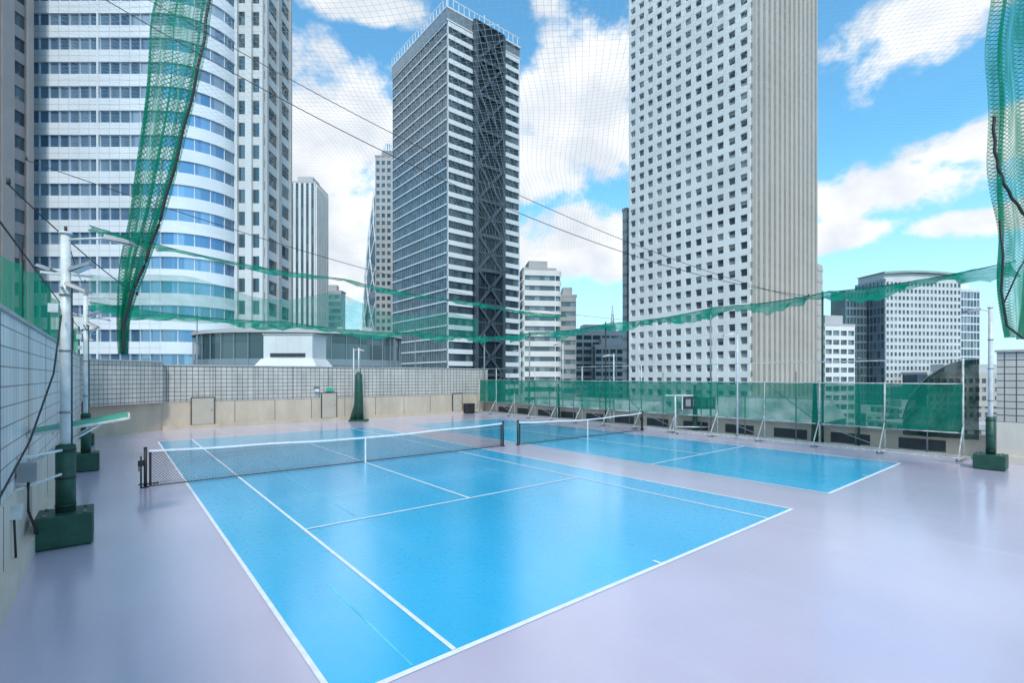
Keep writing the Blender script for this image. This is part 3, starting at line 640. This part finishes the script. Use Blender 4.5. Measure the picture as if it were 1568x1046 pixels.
def gable(x,y,w,L,z,h,ang):
    e=empty('white_roofed_hall',loc=(x,y,0),rot=ang); b=MB()
    b.add([(-w/2,0,z),(w/2,0,z),(0,0,z+h),(-w/2,L,z),(w/2,L,z),(0,L,z+h)],[(0,1,2),(3,5,4),(0,2,5,3),(1,4,5,2)],0)
    b.box(-w/2+.2,w/2-.2,.05,L-.1,-40,z,1); b.box(-.15,.15,-.1,L+.1,z+h,z+h+.2,2)
    b.build('hall',[WP,G_gen,GY],e)
gable(38,58,15,16,-2.2,2.6,.75); gable(12.5,60,8,14,-1.8,1.8,.7); gable(24,78,12,18,-3,2.2,.75)
cm=bpy.data.materials.new('city_facades'); cm.use_nodes=True; nt=cm.node_tree; bs=nt.nodes['Principled BSDF']
tc=N(nt,'ShaderNodeTexCoord'); sp=N(nt,'ShaderNodeSeparateXYZ'); nt.links.new(tc.outputs['Object'],sp.inputs[0])
cb=N(nt,'ShaderNodeCombineXYZ'); nt.links.new(math_(nt,'ADD',sp.outputs[0],sp.outputs[1]),cb.inputs[0]); nt.links.new(sp.outputs[2],cb.inputs[1])
br=N(nt,'ShaderNodeTexBrick'); br.offset=0; br.inputs['Scale'].default_value=1; br.inputs['Brick Width'].default_value=3; br.inputs['Row Height'].default_value=3.3; br.inputs['Mortar Size'].default_value=.75
br.inputs['Color1'].default_value=(.05,.07,.08,1); br.inputs['Color2'].default_value=(.12,.14,.15,1); br.inputs['Mortar'].default_value=(.46,.45,.43,1)
nt.links.new(cb.outputs[0],br.inputs['Vector']); nt.links.new(br.outputs['Color'],bs.inputs['Base Color']); bs.inputs['Roughness'].default_value=.5
b=MB()
for k in range(520):
    d=random.uniform(75,900); x=random.uniform(-1.25,1.25)*d; w=random.uniform(8,26); dp=random.uniform(8,26)
    t=random.uniform(-28,-4) if d<200 else random.uniform(-22,3+d*.018)
    if d<115 and abs(x+45)<45: continue
    b.box(x,x+w,d,d+dp,-40,t,0); b.box(x-.2,x+w+.2,d-.2,d+dp+.2,t,t+.6,1)
    if random.random()<.6: b.box(x+w*.3,x+w*.6,d+dp*.3,d+dp*.6,t+.6,t+3,1)
b.build('distant_city_blocks',[cm,GY])

# ---------------------------------------------------------------- world
w=bpy.data.worlds.new('World'); sc.world=w; w.use_nodes=True; nt=w.node_tree
bg=nt.nodes['Background']
sky=N(nt,'ShaderNodeTexSky',sky_type='NISHITA'); sky.sun_disc=False; sky.sun_elevation=math.radians(50); sky.sun_rotation=math.radians(171.4)
sky.altitude=60; sky.dust_density=.6; sky.ozone_density=1.5
tc=N(nt,'ShaderNodeTexCoord'); nrm=N(nt,'ShaderNodeVectorMath',operation='NORMALIZE'); nt.links.new(tc.outputs['Generated'],nrm.inputs[0])
D=nrm.outputs[0]; spz=N(nt,'ShaderNodeSeparateXYZ'); nt.links.new(D,spz.inputs[0])
def dirv(az,el): az=math.radians(az);el=math.radians(el); return (math.sin(az)*math.cos(el),math.cos(az)*math.cos(el),math.sin(el))
blobs=[(-20,24,.19,.12),(-14,18,.16,.07),(7.5,29,.16,.12),(3,24,.12,.07),(10,15,.20,.07),(36,17.0,.15,.04),(41,29,.09,.045),(43.5,19.5,.08,.035),(-18,12,.22,.06),(46,13,.16,.02),(-16,36,.10,.02),(33,13.5,.12,.03),
       (-60,30,.3,.12),(90,30,.35,.12),(140,35,.4,.15),(-130,30,.45,.15),(180,55,.4,.2),(20,62,.3,.15)]
dens=None
for az,el,r,rz in blobs:
    c=dirv(az,el); s1=N(nt,'ShaderNodeVectorMath',operation='SUBTRACT'); nt.links.new(D,s1.inputs[0]); s1.inputs[1].default_value=c
    m1=N(nt,'ShaderNodeVectorMath',operation='MULTIPLY'); nt.links.new(s1.outputs[0],m1.inputs[0]); m1.inputs[1].default_value=(1/r,1/r,1/rz)
    l=N(nt,'ShaderNodeVectorMath',operation='LENGTH'); nt.links.new(m1.outputs[0],l.inputs[0])
    v=math_(nt,'SUBTRACT',1.0,l.outputs['Value']); dens=v if dens is None else math_(nt,'MAXIMUM',dens,v)
dens=math_(nt,'MAXIMUM',dens,-.6)
mp=N(nt,'ShaderNodeMapping'); mp.inputs['Scale'].default_value=(1,1,1.3); nt.links.new(D,mp.inputs[0])
no=N(nt,'ShaderNodeTexNoise'); no.inputs['Scale'].default_value=9; no.inputs['Detail'].default_value=12; no.inputs['Roughness'].default_value=.6; nt.links.new(mp.outputs[0],no.inputs['Vector'])
no.inputs['Distortion'].default_value=.1
fld=math_(nt,'ADD',dens,math_(nt,'MULTIPLY',math_(nt,'SUBTRACT',no.outputs[0],.5),2.7))
mk=N(nt,'ShaderNodeMapRange',interpolation_type='SMOOTHSTEP'); mk.inputs[1].default_value=-.22; mk.inputs[2].default_value=.30; nt.links.new(fld,mk.inputs[0])
hz=N(nt,'ShaderNodeMapRange',interpolation_type='SMOOTHSTEP'); hz.inputs[1].default_value=.0; hz.inputs[2].default_value=.38; hz.inputs[3].default_value=.8; hz.inputs[4].default_value=0; nt.links.new(spz.outputs[2],hz.inputs[0])
no2=N(nt,'ShaderNodeTexNoise'); no2.inputs['Scale'].default_value=9; no2.inputs['Detail'].default_value=10
mp2=N(nt,'ShaderNodeMapping'); mp2.inputs['Location'].default_value=(0,0,.06); mp2.inputs['Scale'].default_value=(1,1,1.3); nt.links.new(D,mp2.inputs[0]); nt.links.new(mp2.outputs[0],no2.inputs['Vector'])
sh=N(nt,'ShaderNodeMapRange'); sh.inputs[1].default_value=.60; sh.inputs[2].default_value=.36; nt.links.new(no2.outputs[0],sh.inputs[0])
ccol=mixc(nt,sh.outputs[0],(5.4,5.8,6.3),(7.2,7.3,7.4))
skyc=mixc(nt,1.0,sky.outputs[0],(.95,1.85,1.95),'MULTIPLY')
c1=mixc(nt,hz.outputs[0],skyc,(4.6,5.75,6.5)); c2=mixc(nt,mk.outputs[0],c1,ccol)
nt.links.new(c2,bg.inputs[0]); bg.inputs[1].default_value=.15

sl=bpy.data.lights.new('sun','SUN'); sl.energy=2.6; sl.angle=math.radians(10); sl.color=(1,.95,.88)
so=bpy.data.objects.new('sun',sl); sc.collection.objects.link(so)
el=math.radians(50); to=Vector((.15*math.cos(el),-.99*math.cos(el),math.sin(el)))
so.rotation_euler=to.to_track_quat('Z','Y').to_euler()

cam=bpy.data.cameras.new('camera'); co=bpy.data.objects.new('camera',cam); sc.collection.objects.link(co)
co.location=(0,0,H); co.rotation_euler=(math.radians(90),0,0); cam.sensor_width=36; cam.lens=36*744/1568; cam.shift_y=54/1568; cam.clip_start=.05; cam.clip_end=12000
sc.camera=co
sc.view_settings.view_transform='Standard'; sc.view_settings.look='None'; sc.view_settings.exposure=0
